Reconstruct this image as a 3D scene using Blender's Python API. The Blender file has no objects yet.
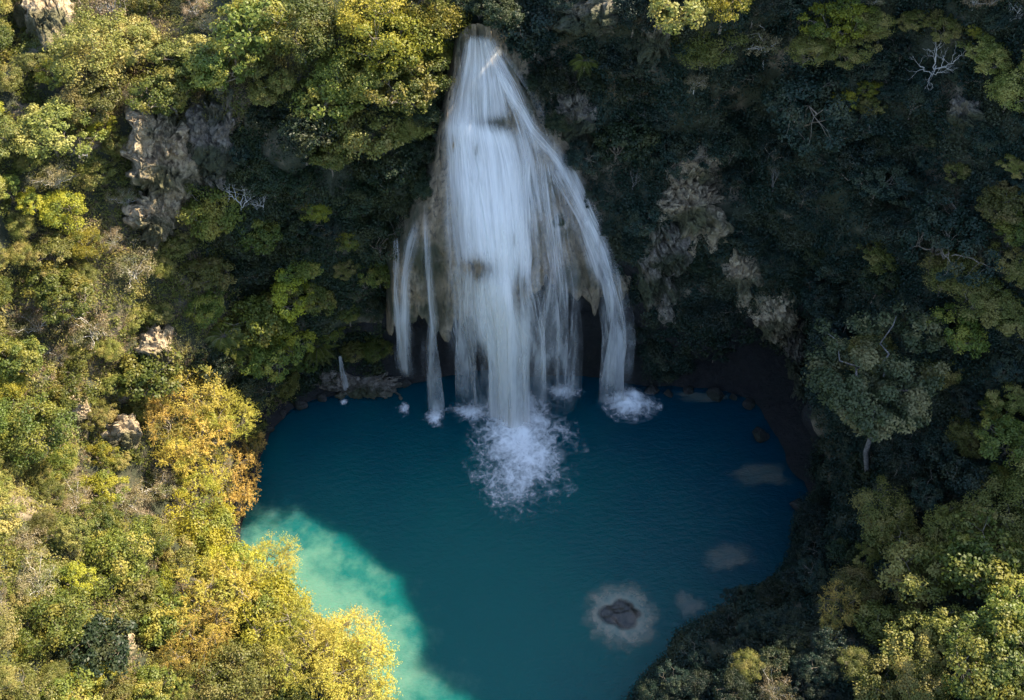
import bpy, math, random
import numpy as np
from mathutils import Vector, Matrix, Euler
from mathutils.bvhtree import BVHTree

SC = bpy.context.scene
COL = SC.collection
R = math.radians
rng = np.random.default_rng(11)
random.seed(11)

# ------------------------------------------------------------------ camera
CAM = np.array([0.0, -62.0, 79.0]); PITCH = R(52); F = 1098.0
FWD = np.array([0, math.cos(PITCH), -math.sin(PITCH)])
UP = np.array([0, math.sin(PITCH), math.cos(PITCH)])
RT = np.array([1.0, 0, 0])
cd = bpy.data.cameras.new('camera'); cam = bpy.data.objects.new('camera', cd); COL.objects.link(cam)
cam.location = CAM; cam.rotation_euler = (math.pi / 2 - PITCH, 0, 0)
cd.sensor_width = 36; cd.lens = F / 1024 * 36; cd.clip_start = 0.5; cd.clip_end = 2000
SC.camera = cam

def ray(px, py):
    d = RT * (px - 512) / F + UP * (350 - py) / F + FWD
    return d / np.linalg.norm(d)
def onz(px, py, z=0.0):
    d = ray(px, py); return CAM + d * ((z - CAM[2]) / d[2])
def project(P):
    P = np.asarray(P, float); q = P - CAM
    w = q @ FWD
    return 512 + F * (q @ RT) / w, 350 - F * (q @ UP) / w, w

# ------------------------------------------------------------------ noise
_perm = np.random.default_rng(5).permutation(256); _perm = np.concatenate([_perm, _perm, _perm])
_val = np.random.default_rng(6).random(256) * 2 - 1
def vnoise(P):
    P = np.asarray(P, float); i = np.floor(P).astype(int); f = P - i; f = f * f * (3 - 2 * f)
    i &= 255
    out = 0
    for dx in (0, 1):
        for dy in (0, 1):
            for dz in (0, 1):
                h = _perm[_perm[_perm[(i[..., 0] + dx) & 255] + ((i[..., 1] + dy) & 255)] + ((i[..., 2] + dz) & 255)]
                w = (f[..., 0] if dx else 1 - f[..., 0]) * (f[..., 1] if dy else 1 - f[..., 1]) * (f[..., 2] if dz else 1 - f[..., 2])
                out = out + _val[h & 255] * w
    return out
def fbm(P, octv=4, s=1.0):
    P = np.asarray(P, float) * s; a = 1; o = 0
    for k in range(octv):
        o = o + a * vnoise(P + 17.3 * k); P = P * 2.03; a *= .5
    return o

# ------------------------------------------------------------------ objects
def tag(o, label=None, cat=None, group=None, kind=None):
    if label: o['label'] = label
    if cat: o['category'] = cat
    if group: o['group'] = group
    if kind: o['kind'] = kind
    return o
def empty(name, loc=(0, 0, 0)):
    o = bpy.data.objects.new(name, None); o.location = loc; o.empty_display_size = .2
    COL.objects.link(o); return o
def mesh_np(name, V, Fc, mat, smooth=True, attrs=None, uv=None):
    """V (n,3); Fc (m,k) faces all of the same size"""
    V = np.ascontiguousarray(V, dtype=np.float32); Fc = np.ascontiguousarray(Fc, dtype=np.int32)
    me = bpy.data.meshes.new(name)
    m, k = Fc.shape
    me.vertices.add(len(V)); me.vertices.foreach_set('co', V.ravel())
    me.loops.add(m * k); me.loops.foreach_set('vertex_index', Fc.ravel())
    me.polygons.add(m); me.polygons.foreach_set('loop_start', np.arange(0, m * k, k, dtype=np.int32))
    me.update(calc_edges=True)
    me.polygons.foreach_set('use_smooth', np.full(m, smooth))
    for nm, a in (attrs or {}).items():
        at = me.attributes.new(nm, 'FLOAT', 'POINT'); at.data.foreach_set('value', np.ascontiguousarray(a, dtype=np.float32))
    if uv is not None:
        l = me.uv_layers.new(name='UVMap'); l.data.foreach_set('uv', np.ascontiguousarray(uv[Fc.ravel()], dtype=np.float32).ravel())
    if mat: me.materials.append(mat)
    return me
def obj(name, me, parent=None):
    o = bpy.data.objects.new(name, me); COL.objects.link(o)
    if parent: o.parent = parent
    return o
def grid_faces(nr, nc, wrap=False):
    i, j = np.meshgrid(np.arange(nr - 1), np.arange(nc if wrap else nc - 1), indexing='ij')
    j2 = (j + 1) % nc
    return np.stack([i * nc + j, i * nc + j2, (i + 1) * nc + j2, (i + 1) * nc + j], -1).reshape(-1, 4)

# ------------------------------------------------------------------ materials
class NT:
    def __init__(s, name):
        s.m = bpy.data.materials.new(name); s.m.use_nodes = True; s.t = s.m.node_tree; s.t.nodes.clear()
        s.out = s.n('ShaderNodeOutputMaterial')
    def n(s, typ, **kw):
        nd = s.t.nodes.new(typ)
        for k, v in kw.items():
            if k in nd.inputs: nd.inputs[k].default_value = v
            else: setattr(nd, k, v)
        return nd
    def l(s, a, b): s.t.links.new(a, b); return s
    def inp(s, nd, i, v):
        if hasattr(v, 'is_output'): s.t.links.new(v, nd.inputs[i])
        else: nd.inputs[i].default_value = v
    def math(s, op, a, b=0.0, clamp=False):
        nd = s.n('ShaderNodeMath', operation=op, use_clamp=clamp); s.inp(nd, 0, a); s.inp(nd, 1, b); return nd.outputs[0]
    def mix(s, f, a, b):
        nd = s.n('ShaderNodeMix', data_type='RGBA')
        s.inp(nd, 0, f); s.inp(nd, 6, a if hasattr(a, 'is_output') else (*a, 1)); s.inp(nd, 7, b if hasattr(b, 'is_output') else (*b, 1)); return nd.outputs[2]
    def ramp(s, f, stops):
        nd = s.n('ShaderNodeValToRGB'); s.l(f, nd.inputs[0]); e = nd.color_ramp.elements
        while len(e) < len(stops): e.new(.5)
        for q, (p, c) in zip(e, stops):
            q.position = p; q.color = (*c, 1) if len(c) == 3 else c
        return nd.outputs[0]
    def rng(s, v, a, b, c=0., d=1.):
        nd = s.n('ShaderNodeMapRange', interpolation_type='SMOOTHSTEP')
        s.inp(nd, 0, v); nd.inputs[1].default_value = a; nd.inputs[2].default_value = b; nd.inputs[3].default_value = c; nd.inputs[4].default_value = d
        return nd.outputs[0]
    def noise(s, co, scale, detail=4, rough=.55, dist=0.):
        nd = s.n('ShaderNodeTexNoise'); nd.inputs['Scale'].default_value = scale; nd.inputs['Detail'].default_value = detail
        nd.inputs['Roughness'].default_value = rough; nd.inputs['Distortion'].default_value = dist
        if co is not None: s.l(co, nd.inputs['Vector'])
        return nd.outputs['Fac']
    def mapping(s, co, scale=(1, 1, 1), loc=(0, 0, 0)):
        nd = s.n('ShaderNodeMapping'); s.l(co, nd.inputs[0]); nd.inputs['Scale'].default_value = scale; nd.inputs['Location'].default_value = loc
        return nd.outputs[0]

def leaf_mat(name, ca, cb, cc=None, trans=.3, rough=.5, var=.35):
    """ca..cb by leaf tone, cc by clump noise, brightness by object"""
    k = NT(name)
    at = k.n('ShaderNodeAttribute', attribute_name='tone').outputs['Fac']
    oi = k.n('ShaderNodeObjectInfo')
    co = k.n('ShaderNodeTexCoord').outputs['Object']
    c = k.mix(at, ca, cb)
    n1 = k.noise(co, .55, 2)
    nn = k.n('ShaderNodeTexNoise', noise_dimensions='4D'); k.l(co, nn.inputs['Vector']); nn.inputs['Scale'].default_value = .5
    nn.inputs['Detail'].default_value = 2
    k.l(k.math('MULTIPLY', oi.outputs['Random'], 37.0), nn.inputs['W'])
    if cc: c = k.mix(k.rng(nn.outputs['Fac'], .48, .62), c, cc)
    hs = k.n('ShaderNodeHueSaturation'); k.l(c, hs.inputs['Color'])
    k.l(k.math('ADD', k.math('MULTIPLY', oi.outputs['Random'], .035), .4825), hs.inputs['Hue'])
    k.l(k.math('ADD', k.math('MULTIPLY', k.math('FRACT', k.math('MULTIPLY', oi.outputs['Random'], 7.3)), var * 2), 1 - var), hs.inputs['Value'])
    p = k.n('ShaderNodeBsdfPrincipled'); k.l(hs.outputs[0], p.inputs['Base Color']); p.inputs['Roughness'].default_value = rough
    p.inputs['Specular IOR Level'].default_value = .35
    t = k.n('ShaderNodeBsdfTranslucent'); k.l(hs.outputs[0], t.inputs[0])
    mx = k.n('ShaderNodeMixShader'); mx.inputs[0].default_value = trans
    k.l(p.outputs[0], mx.inputs[1]); k.l(t.outputs[0], mx.inputs[2]); k.l(mx.outputs[0], k.out.inputs[0])
    return k.m
def bark_mat(name, ca, cb):
    k = NT(name); co = k.n('ShaderNodeTexCoord').outputs['Object']
    c = k.mix(k.rng(k.noise(co, 5, 4), .35, .65), ca, cb)
    p = k.n('ShaderNodeBsdfPrincipled'); k.l(c, p.inputs['Base Color']); p.inputs['Roughness'].default_value = .85
    k.l(p.outputs[0], k.out.inputs[0]); return k.m

def rock_mat(name, light, mid, dark, moss, mossamt=.5, bump=.6, streak=False):
    k = NT(name); co = k.n('ShaderNodeTexCoord').outputs['Object']; geo = k.n('ShaderNodeNewGeometry')
    n1 = k.noise(co, .22, 5, .6); n2 = k.noise(co, 1.3, 6, .65); n3 = k.noise(k.mapping(co, (1, 1, .25)) if streak else co, 3.5, 5, .7)
    c = k.mix(k.rng(n2, .36, .64), mid, light)
    c = k.mix(k.rng(n3, .5, .68), c, dark)
    vor = k.n('ShaderNodeTexVoronoi', feature='DISTANCE_TO_EDGE'); wrp = k.n('ShaderNodeTexNoise'); k.l(co, wrp.inputs[0]); wrp.inputs['Scale'].default_value = .9; wrp.inputs['Detail'].default_value = 4; vm_ = k.n('ShaderNodeVectorMath', operation='MULTIPLY_ADD'); k.l(wrp.outputs['Color'], vm_.inputs[0]); vm_.inputs[1].default_value = (2.2, 2.2, 2.2); k.l(k.mapping(co, (1, 1, .45)), vm_.inputs[2]); k.l(vm_.outputs[0], vor.inputs['Vector']); vor.inputs['Scale'].default_value = .8
    c = k.mix(k.rng(vor.outputs['Distance'], 0, .07, .12 if streak else .4, 0), c, dark)
    c = k.mix(k.rng(n1, .5 - .25 * mossamt, .72 - .3 * mossamt), c, moss)
    bp = k.n('ShaderNodeBump'); bp.inputs['Strength'].default_value = bump; bp.inputs['Distance'].default_value = .5
    k.l(k.math('ADD', n2, k.math('MULTIPLY', n3, .6)), bp.inputs['Height'])
    p = k.n('ShaderNodeBsdfPrincipled'); k.l(c, p.inputs['Base Color']); p.inputs['Roughness'].default_value = .8
    k.l(bp.outputs[0], p.inputs['Normal']); k.l(p.outputs[0], k.out.inputs[0]); return k.m

M = {}
M['terrain'] = rock_mat('forest_soil_and_rock', (.30, .23, .15), (.17, .13, .08), (.06, .05, .04), (.035, .04, .018), .75)
M['tufa'] = rock_mat('travertine', (.33, .25, .155), (.20, .15, .09), (.06, .05, .035), (.06, .06, .03), .3, .7, True)
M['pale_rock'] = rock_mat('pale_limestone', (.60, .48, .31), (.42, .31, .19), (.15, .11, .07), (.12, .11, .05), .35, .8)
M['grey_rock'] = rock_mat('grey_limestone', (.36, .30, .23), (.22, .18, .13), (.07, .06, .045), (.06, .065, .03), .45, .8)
M['bark'] = bark_mat('brown_bark', (.13, .1, .07), (.26, .22, .17))
M['greybark'] = bark_mat('grey_bark', (.11, .10, .09), (.22, .20, .18))
M['dead'] = bark_mat('bleached_wood', (.42, .38, .33), (.62, .58, .52))
M['olive'] = leaf_mat('olive_leaves', (.095, .115, .02), (.23, .215, .045), (.30, .25, .07))
M['green'] = leaf_mat('green_leaves', (.06, .095, .014), (.17, .19, .03), (.26, .235, .04))
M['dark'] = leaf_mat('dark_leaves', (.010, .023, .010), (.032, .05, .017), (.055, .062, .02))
M['shade'] = leaf_mat('shade_tinted_leaves', (.008, .025, .018), (.024, .045, .027), (.048, .060, .03))  # low teal tone puts the shade of the cliffs into the leaf colour
M['olive_dark'] = leaf_mat('dull_olive_leaves', (.035, .05, .02), (.085, .095, .035), (.16, .14, .06))
M['yellow'] = leaf_mat('yellow_green_leaves', (.22, .22, .02), (.40, .35, .03), (.16, .19, .03))
M['gold'] = leaf_mat('golden_leaves', (.36, .27, .035), (.60, .47, .09), (.36, .33, .05), .3, .5, .18)
M['orange'] = leaf_mat('orange_leaves', (.42, .27, .04), (.60, .44, .11), (.2, .19, .04), .3, .5, .15)
M['dry'] = leaf_mat('dry_leaves', (.2, .15, .075), (.36, .28, .15), (.16, .16, .06))
M['palm'] = leaf_mat('palm_fronds', (.07, .09, .015), (.19, .19, .04), None, .25, .35)

# ------------------------------------------------------------------ sun and sky
SUN_H = np.array([.885, .4656]); SUN_EL = R(43.6)
SUNV = np.array([SUN_H[0] * math.cos(SUN_EL), SUN_H[1] * math.cos(SUN_EL), math.sin(SUN_EL)])
sd = bpy.data.lights.new('sun', 'SUN'); sd.energy = 5.0; sd.angle = R(.5); sd.color = (1, .90, .72)
so = bpy.data.objects.new('sun', sd); COL.objects.link(so)
so.rotation_euler = Vector(SUNV).to_track_quat('Z', 'Y').to_euler(); so.location = (60, 60, 90)
w = bpy.data.worlds.new('World'); SC.world = w; w.use_nodes = True
nt = w.node_tree; nt.nodes.clear()
sk = nt.nodes.new('ShaderNodeTexSky'); sk.sky_type = 'NISHITA'; sk.sun_disc = False
sk.sun_elevation = SUN_EL; sk.sun_rotation = math.atan2(SUNV[0], SUNV[1]); sk.dust_density = .8; sk.ozone_density = 1
bg = nt.nodes.new('ShaderNodeBackground'); bg.inputs[1].default_value = .15
wo = nt.nodes.new('ShaderNodeOutputWorld'); nt.links.new(sk.outputs[0], bg.inputs[0]); nt.links.new(bg.outputs[0], wo.inputs[0])
SC.view_settings.view_transform = 'Standard'; SC.view_settings.look = 'None'
SC.view_settings.exposure = 1.55; SC.view_settings.gamma = 1
sd.color = (1, .88, .66)
SC.render.engine = 'CYCLES'
SC.cycles.transparent_max_bounces = 24; SC.cycles.max_bounces = 6; SC.cycles.diffuse_bounces = 3
SC.cycles.use_denoising = True

# ------------------------------------------------------------------ terrain : a sheet swept round the pool
C0 = onz(520, 520)[:2]
# px, py of waterline ; cave depth, cave height, lip, then (run,height) knots above the lip
S = [
    # waterline pixel ; cave depth, cave height, lip, then (run, height) knots above the lip
    (640, 690, .3, 1, .2, [(1.5, 4), (6, 9), (20, 17), (60, 24)]),
    (690, 655, .3, 1, .2, [(1.5, 5), (6, 9.5), (20, 18), (60, 26)]),
    (740, 615, .3, 1, .2, [(1.5, 5), (6, 9.5), (20, 19), (60, 28)]),
    (775, 580, .3, 1, .2, [(1.5, 5), (6, 9.5), (20, 20), (60, 32)]),
    (790, 540, .3, 1, .2, [(2, 6), (6, 11), (17, 22.5), (40, 33)]),
    (796, 500, 2, 4, .8, [(1, 8), (5, 15), (14, 31), (32, 52)]),
    (775, 470, 9, 10, 2.6, [(1, 13), (4, 19), (13, 36), (27, 58)]),
    (758, 440, 11, 12, 3.6, [(1, 15), (4, 21), (12, 40), (25, 61)]),
    (750, 408, 11, 12, 3.6, [(1, 15), (4, 21), (12, 40), (26, 61)]),
    (715, 397, 7, 9, 2.0, [(1, 13), (4, 19), (13, 42), (28, 61)]),
    (680, 392, 1.0, 5, .5, [(1, 9), (5, 17), (14, 43), (30, 60)]),
    (640, 388, .6, 5, .2, [(1, 9), (5, 18), (11, 39), (40, 58)]),
    (600, 378, .6, 12, .2, [(.6, 18), (3, 26), (8, 37), (42, 54)]),
    (530, 373, .6, 12, .2, [(.6, 17), (3, 25), (9, 32.5), (50, 36)]),
    (440, 378, .6, 12, .2, [(.6, 16), (3, 24), (10, 32), (50, 31)]),
    (385, 388, 1.2, 7, .0, [(.6, 10), (3, 17), (12, 26.5), (50, 27)]),
    (340, 395, 1.6, 5, -.2, [(.8, 8), (4.5, 11), (14, 24), (50, 28)]),
    (290, 408, 1.4, 4, -.2, [(1, 7), (5.5, 10), (15, 23.5), (50, 30)]),
    (260, 440, .4, 2, .2, [(1, 5), (5, 9), (18, 24), (50, 34)]),
    (246, 490, .3, 1, .2, [(1, 3), (5, 7), (20, 25), (50, 36)]),
    (246, 535, .3, 1, .2, [(1, 2.5), (5, 5), (24, 22), (60, 40)]),
    (300, 600, .3, 1, .2, [(1, 2.5), (5, 5), (24, 21), (60, 38)]),
    (350, 665, .3, 1, .2, [(1, 2.5), (5, 5), (24, 20), (60, 36)]),
    (385, 730, .3, 1, .2, [(1, 2), (5, 4), (24, 16), (60, 28)]),
    (420, 820, .3, 1, .2, [(1, 2), (5, 3.5), (24, 9), (60, 14)]),
    (520, 900, .3, 1, .2, [(1, 2), (5, 3.5), (24, 8), (60, 12)]),
    (615, 800, .3, 1, .2, [(1, 3), (6, 8), (24, 13), (60, 20)]),
]
rows = []
for s in S:
    p = onz(s[0], s[1])[:2]; d = p - C0; r = np.hypot(*d); th = math.atan2(d[1], d[0])
    cv, ch, lip = s[2:5]
    prof = [(-6, -7), (-1.6, -1.6), (0, 0), (cv * .55, ch * .16), (cv, ch * .45), (cv * .85, ch * .8), (lip, ch)]
    for a, h in s[5]: prof.append((lip + a, h))
    prof.append((130, prof[-1][1] + 6)); prof.append((260, prof[-2][1] + 2))
    rows.append((th, r, prof))
rows.sort()
TH = np.array([a[0] for a in rows]); RR = np.array([a[1] for a in rows]); PP = np.array([a[2] for a in rows])  # (n,13,2)
THx = np.concatenate([TH - 2 * math.pi, TH, TH + 2 * math.pi])
NTH, nk = 620, PP.shape[1]
sub = [3, 3, 4, 4, 4, 4, 5, 16, 26, 60, 22, 8]
tk = np.concatenate([np.linspace(i, i + 1, sub[i], endpoint=False) for i in range(nk - 1)] + [[nk - 1]])
th = np.linspace(-math.pi, math.pi, NTH, endpoint=False)
def per(v):
    vv = np.concatenate([v, v, v])
    o = np.interp(th, THx, vv)
    k = np.ones(7) / 7
    return np.convolve(np.concatenate([o[-3:], o, o[:3]]), k, 'valid')
rad = per(RR)
KT = np.stack([per(PP[:, i, 0]) for i in range(nk)], 0); KZ = np.stack([per(PP[:, i, 1]) for i in range(nk)], 0)
TT = np.zeros((len(tk), NTH)); ZZ = np.zeros((len(tk), NTH))
for i, q in enumerate(tk):
    a = min(int(q), nk - 2); f = q - a
    TT[i] = KT[a] * (1 - f) + KT[a + 1] * f; ZZ[i] = KZ[a] * (1 - f) + KZ[a + 1] * f
ker = np.array([.25, .5, .25])
for _ in range(3):
    TT[1:-1] = .25 * TT[:-2] + .5 * TT[1:-1] + .25 * TT[2:]; ZZ[1:-1] = .25 * ZZ[:-2] + .5 * ZZ[1:-1] + .25 * ZZ[2:]
rr = np.maximum(rad[None] + TT, 1)
TX = C0[0] + rr * np.cos(th)[None]; TY = C0[1] + rr * np.sin(th)[None]
P = np.stack([TX, TY, ZZ], -1)
amp = np.clip((ZZ + 1.4) / 6, .26, 1)[..., None]
n1 = np.stack([fbm(P + o, 4, .09) for o in (0, 31, 67)], -1); n2 = np.stack([fbm(P + o, 4, .4) for o in (9, 41, 77)], -1)
wt = np.array([1, 1, .7])
far = np.clip((TT - 40) / 40, 0, 1)[..., None]
P = P + amp * (n1 * 2.4 * wt + n2 * .75 * wt) * (1 + far * 2)
TV = P.reshape(-1, 3); TF = grid_faces(len(tk), NTH, True)
M['wet'] = rock_mat('shade_black_wet_rock', (.02, .018, .016), (.009, .009, .009), (.004, .004, .004), (.008, .01, .008), .2, .7)  # wet rock below the lip, blackened to paint in the cave's deep shade
ter = obj('terrain', mesh_np('terrain', TV, TF, M['terrain'])); tag(ter, 'steep jungle gorge slopes and rock walls round the pool', kind='structure')

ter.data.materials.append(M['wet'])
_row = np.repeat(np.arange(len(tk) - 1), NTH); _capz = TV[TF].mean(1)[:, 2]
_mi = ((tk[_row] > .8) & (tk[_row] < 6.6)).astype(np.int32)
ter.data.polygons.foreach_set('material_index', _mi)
# ------------------------------------------------------------------ travertine apron behind the falls
ZT, ZL = 33.6, 13.4
def xw(pxl, z, yy):   # world x of a pixel column at that depth
    q = np.array([0, yy, z]) - CAM; return (pxl - 512) / F * (q @ FWD)
yfv = lambda v: 4.6 - 11.6 * v ** .95 + .9 * math.sin(v * 7)
LE = [(0, 470), (.12, 455), (.3, 441), (.45, 430), (.6, 402), (.75, 386), (1, 384)]
RE = [(0, 492), (.12, 514), (.3, 556), (.42, 588), (.6, 624), (.8, 650), (1, 668)]
NU, NV = 200, 150
tv = []
for j in range(NV):
    v = .09 + .91 * j / (NV - 1); z = ZT + (ZL - ZT) * v; yf = yfv(v)
    xl = xw(np.interp(v, *zip(*LE)), z, yf); xr = xw(np.interp(v, *zip(*RE)), z, yf)
    u = np.linspace(-1.12, 1.12, NU); xc = (xl + xr) / 2; hw = (xr - xl) / 2
    x = xc + u * hw
    y = yf + np.where(u > 0, 2.0 + 3.6 * v, .2 + .3 * v) * np.abs(u) ** 2.3
    y = y + np.clip(np.abs(u) - .98, 0, 1) * 30
    tv.append(np.stack([x, y, z - (.4 + 4.2 * v) * np.abs(u) ** 2.2], -1))
# underside and back wall of the lip
base = tv[-1]
lipdrop = 1.6 * fbm(np.stack([base[:, 0] * .5, 0 * base[:, 0], 0 * base[:, 0]], -1), 3) + .9 * fbm(np.stack([base[:, 0] * 2, 0 * base[:, 0], 0 * base[:, 0] + 5], -1), 3)
notch = 3.2 * np.exp(-((base[:, 0] - xw(556, 14, -8)) / 2.0) ** 2)
for dy, dz in ((.1, -.6), (.45, -.9), (1.2, -.6), (2.6, .4), (4.5, 1.2), (7, 2.0)):
    tv.append(base + np.array([0, dy, dz]))
tv = np.array(tv)
lipw = np.clip((np.arange(len(tv)) - (NV - 40)) / 40, 0, 1)
tv[..., 2] += (lipdrop + notch)[None] * lipw[:, None]
flute = fbm(tv * np.array([1.1, .4, .16]), 4)[..., None] * .55 + np.abs(fbm(tv * np.array([2.6, .6, .35]) + 50, 3))[..., None] * .4
big = fbm(tv * .16 + 90, 3)[..., None] * .9
smo = tv + np.concatenate([big * 0, -(big + .6), big * 0], -1)
tv = tv + np.concatenate([flute * .25, -(flute + big), flute * .3], -1)
tufV = tv.reshape(-1, 3); tufF = grid_faces(len(tv), NU)
tufa = obj('travertine_apron', mesh_np('travertine_apron', tufV, tufF, M['tufa']))
tag(tufa, 'bulging brown travertine rock face that the waterfall runs over', kind='structure')

bv_all = BVHTree.FromPolygons([Vector(v) for v in np.concatenate([TV, tufV]).tolist()], np.concatenate([TF, tufF + len(TV)]).tolist())
bv_ter = BVHTree.FromPolygons([Vector(v) for v in TV.tolist()], TF.tolist())
bv_tuf = BVHTree.FromPolygons([Vector(v) for v in smo[:NV + 1].reshape(-1, 3).tolist()], grid_faces(NV + 1, NU).tolist())
def hit(px, py, bv=None):
    l, n, i, d = (bv or bv_ter).ray_cast(Vector(CAM), Vector(ray(px, py)))
    return (None, None) if l is None else (np.array(l), np.array(n))

# ------------------------------------------------------------------ water
k = NT('pool_water'); co = k.n('ShaderNodeTexCoord').outputs['Object']
sep = k.n('ShaderNodeSeparateXYZ'); k.l(co, sep.inputs[0])
nz = k.noise(co, .12, 4, .6); nz2 = k.noise(co, .5, 4, .6)
# shallow milky bank under the left shore
def blob(cx, cy, ax, ay, ang):
    mp = k.n('ShaderNodeMapping', vector_type='TEXTURE'); k.l(co, mp.inputs[0]); mp.inputs['Location'].default_value = (cx, cy, 0)
    mp.inputs['Rotation'].default_value = (0, 0, ang); mp.inputs['Scale'].default_value = (ax, ay, 1)
    sp = k.n('ShaderNodeSeparateXYZ'); k.l(mp.outputs[0], sp.inputs[0])
    r2 = k.math('ADD', k.math('MULTIPLY', sp.outputs[0], sp.outputs[0]), k.math('MULTIPLY', sp.outputs[1], sp.outputs[1]))
    return k.math('SQRT', r2)
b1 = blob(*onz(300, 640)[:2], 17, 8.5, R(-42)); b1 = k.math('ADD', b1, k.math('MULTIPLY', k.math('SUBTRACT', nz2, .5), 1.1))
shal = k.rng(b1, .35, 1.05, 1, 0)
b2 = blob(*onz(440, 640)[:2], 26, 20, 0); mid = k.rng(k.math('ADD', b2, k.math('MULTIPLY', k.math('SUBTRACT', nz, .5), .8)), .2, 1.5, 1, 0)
c = k.mix(mid, (.001, .046, .074), (.003, .112, .100))  # teal near the sunlit side, navy beyond: light falloff painted into the colour
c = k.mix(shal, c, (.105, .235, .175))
p = k.n('ShaderNodeBsdfPrincipled'); k.l(c, p.inputs['Base Color']); p.inputs['Roughness'].default_value = .08; p.inputs['IOR'].default_value = 1.33; p.inputs['Specular IOR Level'].default_value = .35
p.inputs['Subsurface Weight'].default_value = 1.0; p.inputs['Subsurface Radius'].default_value = (.25, 1.0, .8); p.inputs['Subsurface Scale'].default_value = 6.0
rip = k.noise(k.mapping(co, (1, 1.8, 1)), 1.6, 5, .65, .3); rip2 = k.noise(co, .35, 3)
bp = k.n('ShaderNodeBump'); bp.inputs['Strength'].default_value = .35; bp.inputs['Distance'].default_value = .25
k.l(k.math('ADD', rip, rip2), bp.inputs['Height']); k.l(bp.outputs[0], p.inputs['Normal']); k.l(p.outputs[0], k.out.inputs[0])
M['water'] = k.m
V, Fq = [], []
ns = 96
for z in (0, -9):
    for q in range(ns):
        a = 2 * math.pi * q / ns; rw = np.interp(a if a <= math.pi else a - 2 * math.pi, th, rad) + 3.5
        V.append((C0[0] + rw * math.cos(a), C0[1] + rw * math.sin(a), z))
wm = bpy.data.meshes.new('water')
wm.from_pydata(V, [], [tuple(range(ns)), tuple(range(2 * ns - 1, ns - 1, -1))] + [(q, q + ns, ns + (q + 1) % ns, (q + 1) % ns) for q in range(ns)])
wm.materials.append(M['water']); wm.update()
water = tag(obj('water', wm), 'deep turquoise plunge pool', kind='structure')

# ------------------------------------------------------------------ waterfall sheets
def fall_mat(name, cover, streak, seed, fade_top=0.0, fade_bot=0.0, edge=.3, soft=.34):
    k = NT(name); uvn = k.n('ShaderNodeUVMap'); uv = uvn.outputs[0]; sp = k.n('ShaderNodeSeparateXYZ'); k.l(uv, sp.inputs[0])
    # uv : x = metres across, y = metres along ; attributes: e edge distance 0..1, v 0..1
    n1 = k.noise(k.mapping(uv, (streak, .05 * streak, 1), (seed, 0, 0)), 1.0, 4, .62, .25)
    n2 = k.noise(k.mapping(uv, (streak * .28, .07, 1), (seed * 2, 4, 0)), 1.0, 3, .5)
    n3 = k.noise(k.mapping(uv, (streak * 3, .3, 1), (seed * 3, 4, 0)), 1.0, 2, .5)
    e = k.n('ShaderNodeAttribute', attribute_name='edge').outputs['Fac']; v = k.n('ShaderNodeAttribute', attribute_name='along').outputs['Fac']
    dn = k.n('ShaderNodeAttribute', attribute_name='cover').outputs['Fac']
    s = k.math('ADD', k.math('MULTIPLY', n1, .55), k.math('MULTIPLY', n2, .5)); s = k.math('ADD', s, k.math('MULTIPLY', k.math('SUBTRACT', n3, .5), .12))
    s = k.math('ADD', s, k.math('MULTIPLY', k.math('SUBTRACT', dn, .5), .7))
    thr = .525 + (.5 - cover) * .5
    a = k.rng(s, thr - soft * .6, thr + soft)
    a = k.math('MULTIPLY', a, k.rng(k.math('ADD', e, k.math('MULTIPLY', k.math('SUBTRACT', n1, .5), .5 * edge / .12 * .3)), 0, edge * 2))
    if fade_top: a = k.math('MULTIPLY', a, k.rng(v, 0, fade_top))
    if fade_bot: a = k.math('MULTIPLY', a, k.rng(v, 1 - fade_bot, 1, 1, .1))
    d = k.n('ShaderNodeBsdfDiffuse'); d.inputs[0].default_value = (.97, .955, .91, 1)
    t = k.n('ShaderNodeBsdfTranslucent'); t.inputs[0].default_value = (.97, .955, .91, 1)
    m1 = k.n('ShaderNodeMixShader'); m1.inputs[0].default_value = .35; k.l(d.outputs[0], m1.inputs[1]); k.l(t.outputs[0], m1.inputs[2])
    tr = k.n('ShaderNodeBsdfTransparent'); m2 = k.n('ShaderNodeMixShader'); k.l(a, m2.inputs[0]); k.l(tr.outputs[0], m2.inputs[1]); k.l(m1.outputs[0], m2.inputs[2])
    k.l(m2.outputs[0], k.out.inputs[0]); return k.m
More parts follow.
